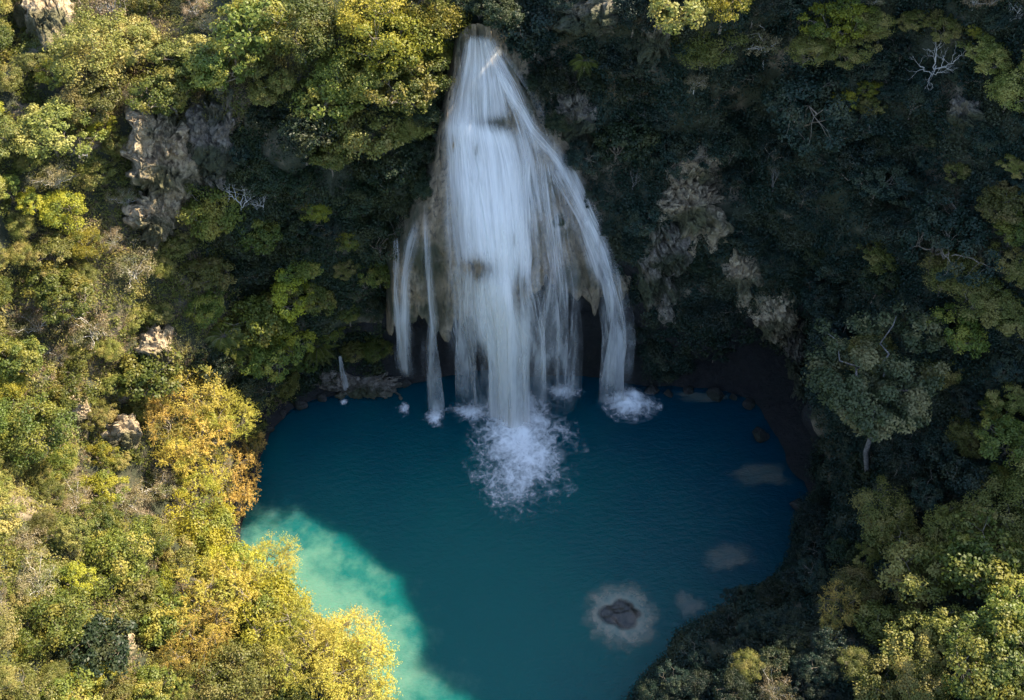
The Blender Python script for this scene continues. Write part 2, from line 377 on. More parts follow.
def column(pts, off, yend=None, zend=-.05, step=.35):
    """pts: pixel path down the rock face; leaves the rock at the lip and then drops straight"""
    L = []
    pts = np.array(pts, float)
    seg = np.arange(pts[0, 1], pts[-1, 1] + .1, 4.0)
    last = None
    for py in seg:
        px = np.interp(py, pts[:, 1], pts[:, 0])
        l, n = hit(px, py, bv_tuf)
        if l is None and last is None: continue
        if l is None or (last is not None and (l[1] > last[1] + 1.2)): break
        if n @ (CAM - l) < 0: n = -n
        last = l; L.append(l + n * off)
    if len(L) < 2: return None
    L = np.array(L)
    # smooth and keep falling / never back under the water already thrown clear
    for q in range(1, len(L)):
        L[q, 1] = min(L[q, 1], L[q - 1, 1] + .05); L[q, 2] = min(L[q, 2], L[q - 1, 2] - .02)
    ks = min(5, len(L)) | 1
    if len(L) > 6:
        Lp = np.pad(L, ((2, 2), (0, 0)), 'edge'); L = sum(Lp[i:i + len(L)] for i in range(5)) / 5
    e = L[-1]; vx = (L[-1] - L[-3 if len(L) > 2 else -2]); slope = vx[:2] / max(.3, -vx[2])
    slope = np.clip(slope, [-.2, -.08], [.2, .08])
    out = [*L]
    z = e[2]
    tot = max(.5, e[2] - zend); n = int(tot / step) + 1
    for q in range(1, n + 1):
        f = q / n; drop = tot * f
        # ballistic: sideways speed dies away relative to the drop
        h = slope * min(drop, 3 + .25 * drop) * .8
        out.append(np.array([e[0] + h[0], e[1] + h[1], e[2] - drop]))
    return np.array(out), len(L)
def resample(P, n):
    d = np.concatenate([[0], np.cumsum(np.linalg.norm(np.diff(P, axis=0), axis=1))])
    t = np.linspace(0, d[-1], n)
    return np.stack([np.interp(t, d, P[:, i]) for i in range(3)], -1), t
def sheet(name, left, right, mat, off, ncol, nrow, stop=None, wob=.12, dens=None, seed=0, zend=-.05, parent=None):
    cols, lens, metres = [], [], []
    for i in range(ncol):
        u = i / (ncol - 1)
        ys = sorted(set([p[1] for p in left] + [p[1] for p in right]))
        pts = [(np.interp(y, [p[1] for p in left], [p[0] for p in left]) * (1 - u) + np.interp(y, [p[1] for p in right], [p[0] for p in right]) * u, y) for y in ys]
        ze = zend if not callable(zend) else zend(u)
        r = column(pts, off, zend=ze)
        if r is None: continue
        q, t = resample(r[0], nrow); cols.append(q); lens.append(t)
    A = np.array(cols).transpose(1, 0, 2); T = np.array(lens).T     # rows, cols
    # soften jumps between neighbouring columns
    for _ in range(2):
        A[:, 1:-1] = .25 * A[:, :-2] + .5 * A[:, 1:-1] + .25 * A[:, 2:]
    nr, nc = A.shape[:2]
    wv = fbm(A * np.array([1.4, .3, .12]) + seed * 7, 3)[..., None]
    A = A + wv * wob * np.array([.3, -1, 0])
    U = np.linspace(0, 1, nc)[None].repeat(nr, 0); Vv = np.linspace(0, 1, nr)[:, None].repeat(nc, 1)
    wid = np.linalg.norm(A[nr // 2, -1] - A[nr // 2, 0])
    uv = np.stack([U * wid, T], -1).reshape(-1, 2)
    edge = np.minimum(U, 1 - U) * 2
    dn = np.full((nr, nc), .5)
    if dens is not None:
        px, py, _ = project(A.reshape(-1, 3)); dn = np.array([dens(a, b) for a, b in zip(px, py)]).reshape(nr, nc)
    me = mesh_np(name, A.reshape(-1, 3), grid_faces(nr, nc), mat, True, {'edge': edge.ravel(), 'along': Vv.ravel(), 'cover': dn.ravel()}, uv)
    return obj(name, me, parent)

wf = tag(empty('waterfall', (0, 0, 0)), 'tall white veil waterfall fanning over brown rock into the turquoise pool', 'waterfall')
mA = fall_mat('falling_water_a', .57, 2.2, 1.0, .02, 0); mB = fall_mat('falling_water_b', .46, 3.2, 5.0, .02, 0); mC = fall_mat('falling_water_thin', .36, 4.0, 9.0, .05, .25)
mJ = fall_mat('falling_water_jet', .84, 2.4, 11.0, .2, 0, .8)
mS = fall_mat('falling_water_strand', .72, 3.4, 7.0, .14, .08, .8)
mD = fall_mat('falling_water_dense', .75, 2.6, 3.0, .01, 0, .2)
def g(x, y, cx, cy, sx, sy): return math.exp(-((x - cx) / sx) ** 2 - ((y - cy) / sy) ** 2)
def dens_main(x, y):
    d = .5 + .3 * g(x, y, 500, 300, 22, 150) + .22 * g(x, y, 470, 200, 40, 90) + .15 * g(x, y, 480, 80, 25, 50)
    d -= .5 * g(x, y, 480, 270, 18, 12) + .55 * g(x, y, 520, 290, 9, 22) + .25 * g(x, y, 530, 130, 25, 30) + .3 * g(x, y, 500, 125, 22, 8)
    if x > 530 and y > 150: d -= .12 + (x - 530) * .006
    if y > 338 and (x < 489 or x > 530): d -= .42 * min(1, (y - 338) / 25)
    if y < 125: d -= .10 + .1 * g(x, y, 520, 90, 20, 30)
    d += .13 * g(x, y, 478 + (y - 120) * .0, 132 + (x - 480) * .35, 40, 9)
    return d
L0 = [(468, 22), (458, 60), (447, 90), (437, 125), (439, 160), (441, 220), (444, 270), (449, 330), (455, 352)]
R0 = [(488, 22), (508, 60), (524, 92), (540, 130), (552, 165), (560, 220), (566, 260), (572, 352)]
sheet('curtain', L0, R0, mA, .22, 110, 130, dens=dens_main, seed=1, parent=wf, zend=lambda u: -.05 if .30 < u < .78 else 4 + 3 * math.sin(u * 40))
sheet('curtain', L0, R0, mB, .42, 110, 130, dens=lambda x, y: dens_main(x, y) - .06, seed=2, parent=wf, zend=lambda u: -.05 if .36 < u < .72 else 6 + 3 * math.sin(u * 61))
sheet('main_jet', [(494, 200), (494, 260), (492, 330), (492, 352)], [(512, 200), (516, 260), (524, 330), (528, 352)], mJ, .6, 26, 90, seed=3, parent=wf, dens=lambda x, y: .62)
sheet('main_jet', [(497, 250), (496, 352)], [(515, 250), (532, 352)], mJ, .95, 20, 90, seed=4, parent=wf, dens=lambda x, y: .62)
RL = [(482, 55), (502, 98), (520, 136), (541, 160), (551, 184), (569, 212), (579, 240), (588, 262), (599, 290), (606, 330)]
RRt = [(494, 55), (519, 98), (541, 132), (566, 160), (578, 180), (588, 205), (603, 232), (614, 262), (622, 290), (636, 330)]
sheet('upper_veil', [(480, 40), (498, 90), (512, 140), (520, 215)], [(496, 40), (532, 90), (562, 150), (580, 215)], mC, .35, 40, 80, seed=15, parent=wf, zend=14, dens=lambda x, y: .5)
mR = fall_mat('falling_water_chute', .62, 3.2, 13.0, .02, 0, .75)
sheet('right_chute', RL, RRt, mR, .3, 34, 140, seed=5, parent=wf, wob=.35, dens=lambda x, y: .55 + .15 * math.sin(y * .09))
sheet('right_chute', RL, RRt, mR, .65, 34, 140, seed=16, parent=wf, wob=.4, dens=lambda x, y: .52 + .15 * math.sin(y * .05 + 2))
sheet('right_chute', [(a - 7, b) for a, b in RL[3:]], [(a + 7, b) for a, b in RRt[3:]], mC, .45, 44, 140, seed=6, parent=wf, wob=.3, dens=lambda x, y: .58)
sheet('thin_veil', [(512, 150), (508, 220), (506, 330)], [(552, 150), (566, 220), (590, 330)], mC, .55, 50, 90, seed=18, parent=wf, zend=3, dens=lambda x, y: .52)
sheet('left_strand', [(424, 200), (424, 250), (425, 300), (425, 345)], [(431, 200), (434, 250), (438, 300), (440, 345)], mS, .3, 14, 110, seed=7, parent=wf, dens=lambda x, y: .5)
sheet('left_strand', [(416, 215), (405, 245), (400, 280), (396, 335)], [(427, 215), (424, 245), (412, 280), (414, 335)], mS, .3, 14, 80, seed=8, parent=wf, zend=5, dens=lambda x, y: .55)
sheet('left_strand', [(398, 235), (396, 280), (396, 330)], [(404, 235), (403, 280), (404, 330)], mC, .4, 10, 80, seed=9, parent=wf, zend=7, dens=lambda x, y: .6)
sheet('thin_veil', [(536, 200), (540, 260), (546, 330)], [(566, 200), (576, 260), (586, 335)], mC, .4, 30, 90, seed=10, parent=wf, dens=lambda x, y: .48)
sheet('thin_veil', [(444, 260), (446, 335)], [(500, 260), (500, 345)], mC, .5, 40, 90, seed=12, parent=wf, dens=lambda x, y: .5)
sheet('thin_veil', [(560, 185), (556, 215), (552, 240)], [(570, 180), (566, 215), (564, 240)], mC, .3, 10, 60, seed=13, parent=wf, zend=18, dens=lambda x, y: .4)

tk_ = tag(empty('trickle', (0, 0, 0)), 'thin faint trickle falling from the mossy ledge left of the main falls', 'waterfall')
def drop(px, pt, pb, wpx, mat, seed):
    f = onz(px, pb); w_ = wpx / F * ((f - CAM) @ FWD); z = 0
    while project(f + np.array([0, 0, z]))[1] > pt: z += .1
    U, Vv = np.meshgrid(np.linspace(0, 1, 8), np.linspace(0, 1, 40)); zz = z * (1 - Vv)
    x = f[0] + (U - .5) * w_ * (.5 + .6 * Vv) + .1 * fbm(np.stack([U * 2, zz * .4, U * 0 + seed], -1), 3); y = f[1] - .25 * Vv + .25 * (U - .5) ** 2 + .08 * fbm(np.stack([U * 2, zz * .5, U * 0 + seed + 5], -1), 3)
    uv = np.stack([U * w_ + seed, z * Vv], -1).reshape(-1, 2)
    obj('strand', mesh_np('strand', np.stack([x, y, zz], -1).reshape(-1, 3), grid_faces(40, 8), mat, True, {'edge': (np.minimum(U, 1 - U) * 2).ravel(), 'along': Vv.ravel(), 'cover': np.full(U.size, .62)}, uv), tk_)
drop(347, 356, 394, 7, mC, 1)
# ------------------------------------------------------------------ foam
k = NT('foam'); co = k.n('ShaderNodeTexCoord').outputs['Object']
e = k.n('ShaderNodeAttribute', attribute_name='edge').outputs['Fac']
rv = k.n('ShaderNodeCombineXYZ')
for q_, a_ in enumerate(('rca', 'rsa', 'rr')): k.l(k.n('ShaderNodeAttribute', attribute_name=a_).outputs['Fac'], rv.inputs[q_])
n0 = k.noise(rv.outputs[0], 3.2, 5, .65, .5)
n1 = k.noise(co, 1.0, 6, .7, .8); n2 = k.noise(co, 3.2, 5, .7, 1.0)
vr = k.n('ShaderNodeTexVoronoi', feature='DISTANCE_TO_EDGE'); vm = k.n('ShaderNodeMix', data_type='RGBA'); vm.inputs[0].default_value = .25
k.l(co, vm.inputs[6]); nc_ = k.n('ShaderNodeTexNoise'); k.l(co, nc_.inputs[0]); nc_.inputs['Scale'].default_value = 1.4; k.l(nc_.outputs['Color'], vm.inputs[7])
k.l(vm.outputs[2], vr.inputs['Vector']); vr.inputs['Scale'].default_value = 2.2
s_ = k.math('ADD', k.math('MULTIPLY', e, 1.25), k.math('MULTIPLY', k.math('SUBTRACT', n1, .5), 1.7))
s_ = k.math('ADD', s_, k.math('ADD', k.math('MULTIPLY', k.math('SUBTRACT', n2, .5), .5), k.math('MULTIPLY', k.math('SUBTRACT', n0, .5), .7)))
s_ = k.math('SUBTRACT', s_, k.math('MULTIPLY', k.rng(vr.outputs['Distance'], .0, .3), .13))
a = k.rng(s_, .05, 1.25)
d = k.n('ShaderNodeBsdfDiffuse'); d.inputs[0].default_value = (.95, .94, .90, 1)
tr = k.n('ShaderNodeBsdfTransparent'); m2 = k.n('ShaderNodeMixShader'); k.l(a, m2.inputs[0]); k.l(tr.outputs[0], m2.inputs[1]); k.l(d.outputs[0], m2.inputs[2]); k.l(m2.outputs[0], k.out.inputs[0])
M['foam'] = k.m
def foam(cx, cy, rx, ry, label, height=.35, n=48, ox=0, oy=0, amt=1.0):
    c = onz(cx, cy); ax = onz(cx + rx, cy)[0] - c[0]; ay = abs(onz(cx, cy - ry)[1] - c[1])
    rs = np.linspace(0, 1, 26); an = np.linspace(0, 2 * math.pi, n, endpoint=False)
    RS, AN = np.meshgrid(rs, an, indexing='ij')
    lx, ly = RS * np.cos(AN) * ax, RS * np.sin(AN) * ay
    wx, wy = lx + c[0], ly + c[1]
    nz = fbm(np.stack([wx * 1.2, wy * 1.2, 0 * wx], -1), 4)
    cen = np.exp(-((lx - ox * ax) ** 2 / (.4 * ax) ** 2 + (ly - oy * ay) ** 2 / (.4 * ay) ** 2))
    z = .012 + cen * height * (1 + .8 * nz) + .03 * np.abs(nz) * (1 - RS)
    z[z < .008] = .008
    ed = (1 - RS) * amt * .85 + cen * .55 - .12
    ed = ed + .22 * fbm(np.stack([wx * .45, wy * .45, 0 * wx + 3], -1), 3) * (1 - cen)
    ed[-1] = -1.5; ed[-2] -= .6; ed[-3] -= .35; ed[-4] -= .15
    V = np.stack([lx, ly, z], -1).reshape(-1, 3)
    o = obj('foam', mesh_np('foam', V, grid_faces(len(rs), n, True), M['foam'], True, {'edge': ed.ravel(), 'rca': np.cos(AN).ravel(), 'rsa': np.sin(AN).ravel(), 'rr': (RS * 1.1 + cx * .37).ravel()}))
    o.location = (c[0], c[1], 0)
    return tag(o, label, 'foam', 'foam patches at the feet of the falls', 'stuff')
foam(524, 452, 74, 76, 'wide churned foam fan spreading from the main jet', .35, ox=-.1, oy=.45, amt=1.05)
foam(630, 403, 38, 24, 'white splash foam under the slanting chute at the right', .5, oy=.1, amt=1.2)
foam(435, 418, 16, 18, 'small foam splash under the straight left strand', .2, oy=.1, amt=.8)
foam(472, 412, 32, 15, 'pale foam beside the foot of the main jet', .12, amt=.62)
foam(562, 391, 30, 16, 'pale foam behind the main jet', .12, amt=.62)
foam(405, 408, 14, 14, 'faint round foam cloud left of the straight strand', .05, amt=.45)
foam(344, 402, 9, 7, 'tiny foam spot under the trickle by the left bank', .05, amt=.5)

#VEG
# ------------------------------------------------------------------ plant building
def tube(path, radii, ns=5):
    path = np.asarray(path, float); n = len(path)
    tg = np.gradient(path, axis=0); tg /= np.linalg.norm(tg, axis=1)[:, None] + 1e-9
    a = np.cross(tg, [0.31, 0.17, .93]); a /= np.linalg.norm(a, axis=1)[:, None] + 1e-9; b = np.cross(tg, a)
    an = np.arange(ns) * 2 * math.pi / ns
    V = path[:, None] + (a[:, None] * np.cos(an)[None, :, None] + b[:, None] * np.sin(an)[None, :, None]) * np.asarray(radii)[:, None, None]
    return V.reshape(-1, 3), grid_faces(n, ns, True)
class Acc:
    def __init__(s): s.V = []; s.F = []; s.T = []; s.n = 0
    def add(s, V, Fc, tone=None):
        s.V.append(V); s.F.append(Fc + s.n); s.n += len(V)
        s.T.append(np.full(len(V), .5) if tone is None else tone)
    def mesh(s, name, mat, smooth=True):
        return mesh_np(name, np.concatenate(s.V), np.concatenate(s.F), mat, smooth, {'tone': np.concatenate(s.T)})
def leaves(P, N, size, asp, r, spread=1.0):
    """one slightly tilted rhombus leaf at every point"""
    n = len(P)
    N = N + r.normal(0, .55 * spread, (n, 3)); N /= np.linalg.norm(N, axis=1)[:, None]
    t = r.normal(0, 1, (n, 3)); t -= (t * N).sum(1)[:, None] * N; t /= np.linalg.norm(t, axis=1)[:, None]
    b = np.cross(N, t); L = size * r.uniform(.6, 1.3, n)[:, None]; W = L * asp
    V = np.stack([P - t * L * .5, P + b * W * .5 - t * L * .05, P + t * L * .5, P - b * W * .5 - t * L * .05], 1).reshape(-1, 3)
    return V, np.arange(n * 4).reshape(n, 4), np.repeat(r.random(n), 4)
def bez(a, b, lift, n, r, wob=.08):
    t = np.linspace(0, 1, n)[:, None]; L = np.linalg.norm(b - a)
    p = a * (1 - t) + b * t + np.array([0, 0, 1]) * lift * L * t * (1 - t) * 2
    w = r.normal(0, wob * L, (n, 3)); w[0] = w[-1] = 0
    return p + w * np.sin(t * math.pi)

def make_plant(name, lm, bm, seed, H, Rc, hz, n_cl, per_cl, rc, size, asp, base=.25, lean=.1, flat=.55, limbs=7, holes=.25, trunk=.16, twigs=True, feather=False):
    """H crown centre height, Rc crown radius, hz half height of the crown"""
    r = np.random.default_rng(seed)
    _m = (.82, 1.0, 1.35, .95)[seed % 4] if name not in ('tall_tree',) else 1; size *= _m; per_cl = int(per_cl / _m ** 1.5); rc *= (1.15, .9, 1.05, .8)[seed % 4]
    top = np.array([r.normal(0, lean * H), r.normal(0, lean * H), H])
    # clump centres inside a lobed ellipsoid, mostly near its skin
    lob = r.normal(0, 1, (7, 3)); lob[:, 2] = np.abs(lob[:, 2]) * .6; lob /= np.linalg.norm(lob, axis=1)[:, None]
    lw = r.uniform(.12, .42, 7)
    C = []
    while len(C) < n_cl:
        d = r.normal(0, 1, 3); d /= np.linalg.norm(d)
        if d[2] < -.45: continue
        m = .72 + (lw * np.clip((lob @ d - .55) / .45, 0, 1)).sum()
        if vnoise(d * 2.4 + seed * 3.1) < -1 + holes * 1.6: continue
        q = r.uniform(.45, 1) ** .5 if r.random() < .8 else r.uniform(.1, .6)
        C.append(top + d * np.array([Rc, Rc, hz]) * m * q)
    C = np.array(C)
    tr = Acc()
    fork = top * base + np.array([0, 0, .05 * H])
    tr.add(*tube(bez(np.array([0, 0, -1.2]), fork, 0, 5, r, .02), np.linspace(trunk, trunk * .8, 5), 7))
    # main limbs reach far apart clump centres
    idx = [int(r.integers(n_cl))]
    dm = np.linalg.norm(C - C[idx[0]], axis=1)
    for _ in range(limbs - 1):
        j = int(dm.argmax()); idx.append(j); dm = np.minimum(dm, np.linalg.norm(C - C[j], axis=1))
    paths = []
    for j in idx:
        e = fork + (C[j] - fork) * .9
        p = bez(fork, e, .18, 8, r, .06); paths.append(p)
        tr.add(*tube(p, np.linspace(trunk * .6, trunk * .14, 8), 5))
    if twigs:
        allp = np.concatenate(paths)
        for c in C:
            j = int(np.linalg.norm(allp - c, axis=1).argmin()); a = allp[j]
            if np.linalg.norm(a - c) > .25: tr.add(*tube(bez(a, c, .1, 4, r, .06), np.linspace(trunk * .16, trunk * .06, 4), 3))
    cr = Acc()
    for c in C:
        m = int(per_cl * r.uniform(.6, 1.4)); s = rc * r.uniform(.65, 1.35)
        out = (c - top) / np.array([Rc, Rc, hz])
        d = r.normal(0, 1, (m, 3)); d /= np.linalg.norm(d, axis=1)[:, None]
        q = r.uniform(.2, 1, m)[:, None] ** .6
        if feather:
            q = r.uniform(.05, 1, m)[:, None]; k = r.integers(0, 9, m); dirs = r.normal(0, 1, (9, 3)) + out * .6; dirs /= np.linalg.norm(dirs, axis=1)[:, None]
            P_ = c + dirs[k] * q * s * 1.25 + d * .1 * s
        else: P_ = c + d * q * s * np.array([1, 1, flat])
        N_ = d * .7 + np.array([0, 0, .55]) + out * .35
        V, Fc, T = leaves(P_, N_, size, asp, r)
        cr.add(V, Fc, np.clip(T * .7 + .3 * r.random(), 0, 1))
    return {'crown': cr.mesh(name + '_crown', lm, False), 'trunk': tr.mesh(name + '_trunk', bm), 'H': H, 'D': 2 * Rc, 'name': name}

def make_palm(seed, th):
    r = np.random.default_rng(seed); tr = Acc(); cr = Acc()
    top = np.array([r.normal(0, .2), r.normal(0, .2), th])
    tr.add(*tube(bez(np.array([0, 0, -.8]), top, 0, 6, r, .01), np.linspace(.17, .11, 6), 7))
    for i in range(20):
        a = i * 2.4 + r.normal(0, .1); el = r.uniform(.15, 1.15); L = r.uniform(1.9, 2.5)
        d = np.array([math.cos(a), math.sin(a), 0]); t = np.linspace(0, 1, 14)[:, None]
        P_ = top + d * L * t * math.cos(el * .7) + np.array([0, 0, 1]) * (L * t * math.sin(el) - L * .75 * t ** 2.2)
        tr.add(*tube(P_, np.linspace(.03, .008, 14), 3))
        side = np.cross(d, [0, 0, 1.0])
        for sgn in (-1, 1):
            for u in np.linspace(.12, 1, 30):
                c = np.array([np.interp(u, t[:, 0], P_[:, k_]) for k_ in range(3)]); ll = .62 * math.sin(math.pi * min(.97, u * .85 + .12))
                e = c + (side * sgn * .8 + d * .45 + np.array([0, 0, -.28 + r.normal(0, .07)])) * ll
                w_ = d * .035
                cr.add(np.array([c - w_, c + w_, e + w_ * .3, e - w_ * .3]), np.array([[0, 1, 2, 3]]), np.full(4, r.random()))
    return {'crown': cr.mesh('palm_fronds', M['palm'], False), 'trunk': tr.mesh('palm_trunk', M['bark']), 'H': th, 'D': 4.4, 'name': 'palm'}

def make_dead(seed, H, spread=.8, depth=5, thick=.12, mat='dead'):
    r = np.random.default_rng(seed); tr = Acc()
    def grow(p, d, L, rad, k):
        e = p + d * L; tr.add(*tube(bez(p, e, .05, 5, r, .07), np.linspace(rad, rad * .6, 5), 5))
        if k == 0: return
        for _ in range(3 if k > 2 else 2):
            nd = d + r.normal(0, spread * .75, 3) + np.array([0, 0, .12]); nd /= np.linalg.norm(nd)
            st = r.uniform(.55, 1); grow(p + d * L * st, nd, L * r.uniform(.55, .85), rad * .55, k - 1)
    grow(np.array([0, 0, -.6]), np.array([0, 0, 1.0]), H * .45, thick, depth)
    return {'trunk': tr.mesh('bare_tree', M[mat]), 'H': H * .6, 'D': H * 1.1, 'name': 'bare_tree'}

PR = {}
PR['olive'] = [make_plant('olive_bush', M['olive'], M['bark'], 100 + i, 2.6, 2.6, 1.7, 95, 105, .62, .19, .55, trunk=.12) for i in range(4)]
PR['green'] = [make_plant('green_tree', M['green'], M['bark'], 120 + i, 3.4, 3.0, 2.3, 95, 95, .75, .25, .6) for i in range(4)]
PR['dark'] = [make_plant('dark_tree', M['dark'], M['bark'], 140 + i, 3.4, 3.0, 2.2, 85, 85, .8, .3, .55) for i in range(2)]
PR['shade'] = [make_plant('deep_green_tree', M['shade'], M['bark'], 160 + i, 3.6, 3.2, 2.3, 85, 95, .8, .26, .55) for i in range(4)]
PR['yellow'] = [make_plant('yellow_green_tree', M['yellow'], M['bark'], 180 + i, 3.0, 2.6, 2.1, 80, 100, .66, .21, .6) for i in range(2)]
PR['gold'] = [make_plant('golden_tree', M['gold'], M['bark'], 200 + i, 3.8, 3.3, 2.2, 120, 120, .8, .2, .3, feather=True, flat=.4, trunk=.2, limbs=9) for i in range(4)]
PR['orange'] = [make_plant('orange_tree', M['orange'], M['bark'], 220 + i, 3.4, 2.8, 2.0, 80, 110, .72, .19, .35, feather=True) for i in range(2)]
PR['dry'] = [make_plant('dry_bush', M['dry'], M['dead'], 240 + i, 2.2, 2.4, 1.4, 70, 45, .6, .17, .5, limbs=12, trunk=.1) for i in range(2)]
PR['tall'] = [make_plant('tall_tree', M['olive_dark'], M['greybark'], 263, 11.5, 4.2, 2.3, 170, 150, .85, .24, .55, base=.78, lean=.0, trunk=.2, twigs=False, holes=.3, limbs=5)]
PR['palm'] = [make_palm(280, 1.6), make_palm(281, 3.2)]
PR['bare'] = [make_dead(300, 5.5), make_dead(301, 4.5, .9), make_dead(302, 7, .45, 4, .12, 'greybark')]

LOOK = {  # name, noun, category, look, group
    'olive': ('olive_bush', 'olive green bush with fine leaves', 'bush', 'olive bushes on the gorge slopes'),
    'green': ('green_tree', 'leafy mid green tree', 'tree', 'green trees on the gorge slopes'),
    'dark': ('dark_tree', 'dark glossy broadleaf tree', 'tree', 'dark trees in the gorge'),
    'shade': ('shade_tree', 'deep green shaded tree', 'tree', 'shaded trees on the far cliffs'),
    'yellow': ('yellow_green_tree', 'bright yellow green tree', 'tree', 'yellow green trees in the gorge'),
    'gold': ('golden_tree', 'golden yellow feathery tree', 'tree', 'golden trees along the bank'),
    'orange': ('orange_tree', 'orange brown feathery tree', 'tree', 'orange brown trees in the gorge'),
    'dry': ('dry_bush', 'dry tan twiggy bush', 'bush', 'dry bushes on the gorge slopes'),
    'tall': ('tall_tree', 'tall spreading tree on a long pale bare trunk', 'tree', None),
    'palm': ('palm_tree', 'palm with arching feather fronds', 'palm', 'palms in the gorge'),
    'bare': ('bare_tree', 'bleached leafless branching tree', 'bare tree', 'bare trees in the gorge'),
}
PLANTS = []   # px, py, species, scale, root
def plant(kind, px, py, dpx, var=None, zs=1.0, rot=None):
    l, n = hit(px, py)
    if l is None: return None
    ps = PR[kind]; q = ps[var if var is not None else int(rng.integers(len(ps)))]
    dep = (l - CAM) @ FWD; sc = dpx * dep / F / q['D']
    if kind == 'tall': sc = 1.0
    bx, by = px, py; hc = q['H'] * sc * zs
    for _ in range(6):
        l2, n2 = hit(bx, by)
        if l2 is None: break
        l = l2; ax, ay, _w = project(l + np.array([0, 0, hc]))
        if abs(px - ax) + abs(py - ay) < 1: break
        bx += (px - ax) * .8; by += (py - ay) * .8
    if l[2] < .15: return None
    nm = LOOK[kind][0]
    root = empty(nm, tuple(l)); root.rotation_euler = (0, 0, rng.uniform(0, 6.28) if rot is None else rot); root.scale = (sc, sc, sc * zs)
    if kind == 'tall': root.rotation_euler = (0, -.17, 0)
    if kind == 'bare':
        o = obj('trunk', q['trunk'], root)
    else:
        obj('trunk', q['trunk'], root); obj('crown', q['crown'], root)
    PLANTS.append([px, py, kind, dpx, root]); return root

HERO = [
    # left slope, sunlit
    ('yellow', 60, 213, 46), ('yellow', 82, 248, 36), ('yellow', 100, 488, 44), ('yellow', 208, 528, 66), ('yellow', 232, 562, 50), ('yellow', 12, 385, 34),
    ('yellow', 290, 292, 50), ('yellow', 288, 335, 46), ('yellow', 330, 330, 30), ('green', 265, 318, 56), ('green', 318, 300, 40), ('green', 262, 362, 54), ('green', 300, 362, 34),
    ('orange', 190, 395, 56), ('orange', 165, 418, 46), ('gold', 222, 418, 58), ('orange', 200, 440, 56), ('gold', 175, 455, 50), ('orange', 248, 442, 34), ('orange', 248, 504, 34),
    ('gold', 215, 590, 84), ('yellow', 266, 612, 78), ('gold', 305, 652, 84), ('olive', 242, 668, 76), ('gold', 345, 645, 56), ('gold', 200, 640, 60), ('orange', 232, 502, 44), ('gold', 205, 478, 50), ('gold', 352, 672, 86), ('gold', 385, 692, 60), ('green', 170, 628, 50),
    ('olive', 278, 412, 46), ('olive', 262, 465, 36), ('orange', 236, 478, 50), ('gold', 244, 522, 50), ('gold', 270, 566, 54), ('green', 30, 428, 70), ('green', 62, 400, 50), ('green', 20, 360, 50),
    ('green', 300, 34, 76), ('green', 350, 72, 70), ('green', 252, 22, 66), ('yellow', 400, 40, 84), ('yellow', 440, 18, 62), ('yellow', 365, 20, 70), ('green', 415, 85, 70),
    ('olive', 385, 138, 70), ('olive', 345, 130, 50), ('olive', 412, 128, 44), ('olive', 330, 160, 44), ('green', 215, 70, 60), ('olive', 190, 55, 70), ('green', 330, 95, 60),
    ('green', 212, 215, 66), ('olive', 250, 65, 40), ('yellow', 318, 212, 26), ('yellow', 352, 240, 26), ('olive', 345, 268, 24), ('green', 348, 312, 30), ('olive', 352, 352, 30),
    ('dark', 380, 172, 56), ('dark', 428, 150, 34), ('dark', 424, 186, 34), ('dark', 408, 205, 28), ('dark', 360, 200, 44), ('dark', 300, 130, 60), ('dark', 270, 180, 50),
    ('dark', 478, 4, 44), ('dark', 508, 14, 40), ('dark', 452, 8, 36), ('dark', 424, 112, 36), ('dark', 450, 30, 30), ('shade', 535, 30, 60), ('olive', 250, 478, 44), ('green', 236, 530, 40), ('dark', 245, 385, 44), ('dark', 215, 368, 40), ('green', 120, 560, 70), ('dark', 100, 640, 70), ('green', 150, 540, 50), ('green', 140, 380, 56), ('green', 170, 90, 60),
    ('olive', 100, 60, 76), ('olive', 130, 40, 60), ('olive', 90, 95, 60), ('green', 60, 620, 66), ('olive', 130, 605, 60),
    # above the right cliff
    ('olive', 688, 4, 70), ('yellow', 725, 0, 50), ('yellow', 836, 20, 54), ('olive', 868, 24, 44), ('olive', 850, 48, 46), ('dry', 770, 38, 60), ('olive', 806, 50, 44),
    ('yellow', 846, 100, 26), ('yellow', 870, 90, 22), ('olive', 992, 56, 50), ('olive', 1012, 92, 56), ('olive', 945, 30, 36), ('yellow', 975, 32, 16), ('shade', 800, 100, 90),
    ('olive', 884, 258, 40), ('olive', 1002, 205, 60), ('green', 1015, 232, 40), ('olive', 1015, 268, 44), ('olive', 985, 300, 60), ('olive', 1012, 320, 50), ('green', 965, 335, 50),
    ('olive', 880, 352, 50), ('olive', 935, 372, 36), ('green', 1014, 440, 56), ('olive', 1015, 400, 40), ('tall', 905, 392, 110, 0, 0.0),
    # lower right bank
    ('olive', 858, 585, 50), ('orange', 846, 606, 46), ('olive', 878, 618, 50), ('orange', 830, 628, 22), ('olive', 912, 560, 56), ('olive', 950, 535, 66), ('olive', 1000, 528, 70), ('olive', 935, 578, 70),
    ('green', 985, 575, 76), ('green', 1012, 620, 70), ('olive', 900, 650, 60), ('olive', 945, 640, 70), ('green', 985, 670, 80), ('olive', 870, 690, 50), ('olive', 930, 692, 60), ('dry', 775, 692, 40), ('olive', 745, 668, 30),
    # palms and bare trees
    ('palm', 226, 334, 50, 0), ('palm', 314, 346, 46, 0), ('palm', 585, 62, 36, 1), ('palm', 240, 348, 30, 0),
    ('bare', 940, 55, 56, 0), ('bare', 1014, 10, 34, 1), ('bare', 775, 178, 44, 2), ('bare', 238, 195, 46, 1), ('bare', 222, 488, 40, 1), ('bare', 634, 180, 30, 2), ('bare', 262, 200, 30, 0), ('bare', 108, 580, 30, 1), ('bare', 85, 150, 26, 0),
    ('bare', 1000, 300, 30, 1), ('bare', 962, 112, 30, 2),
]
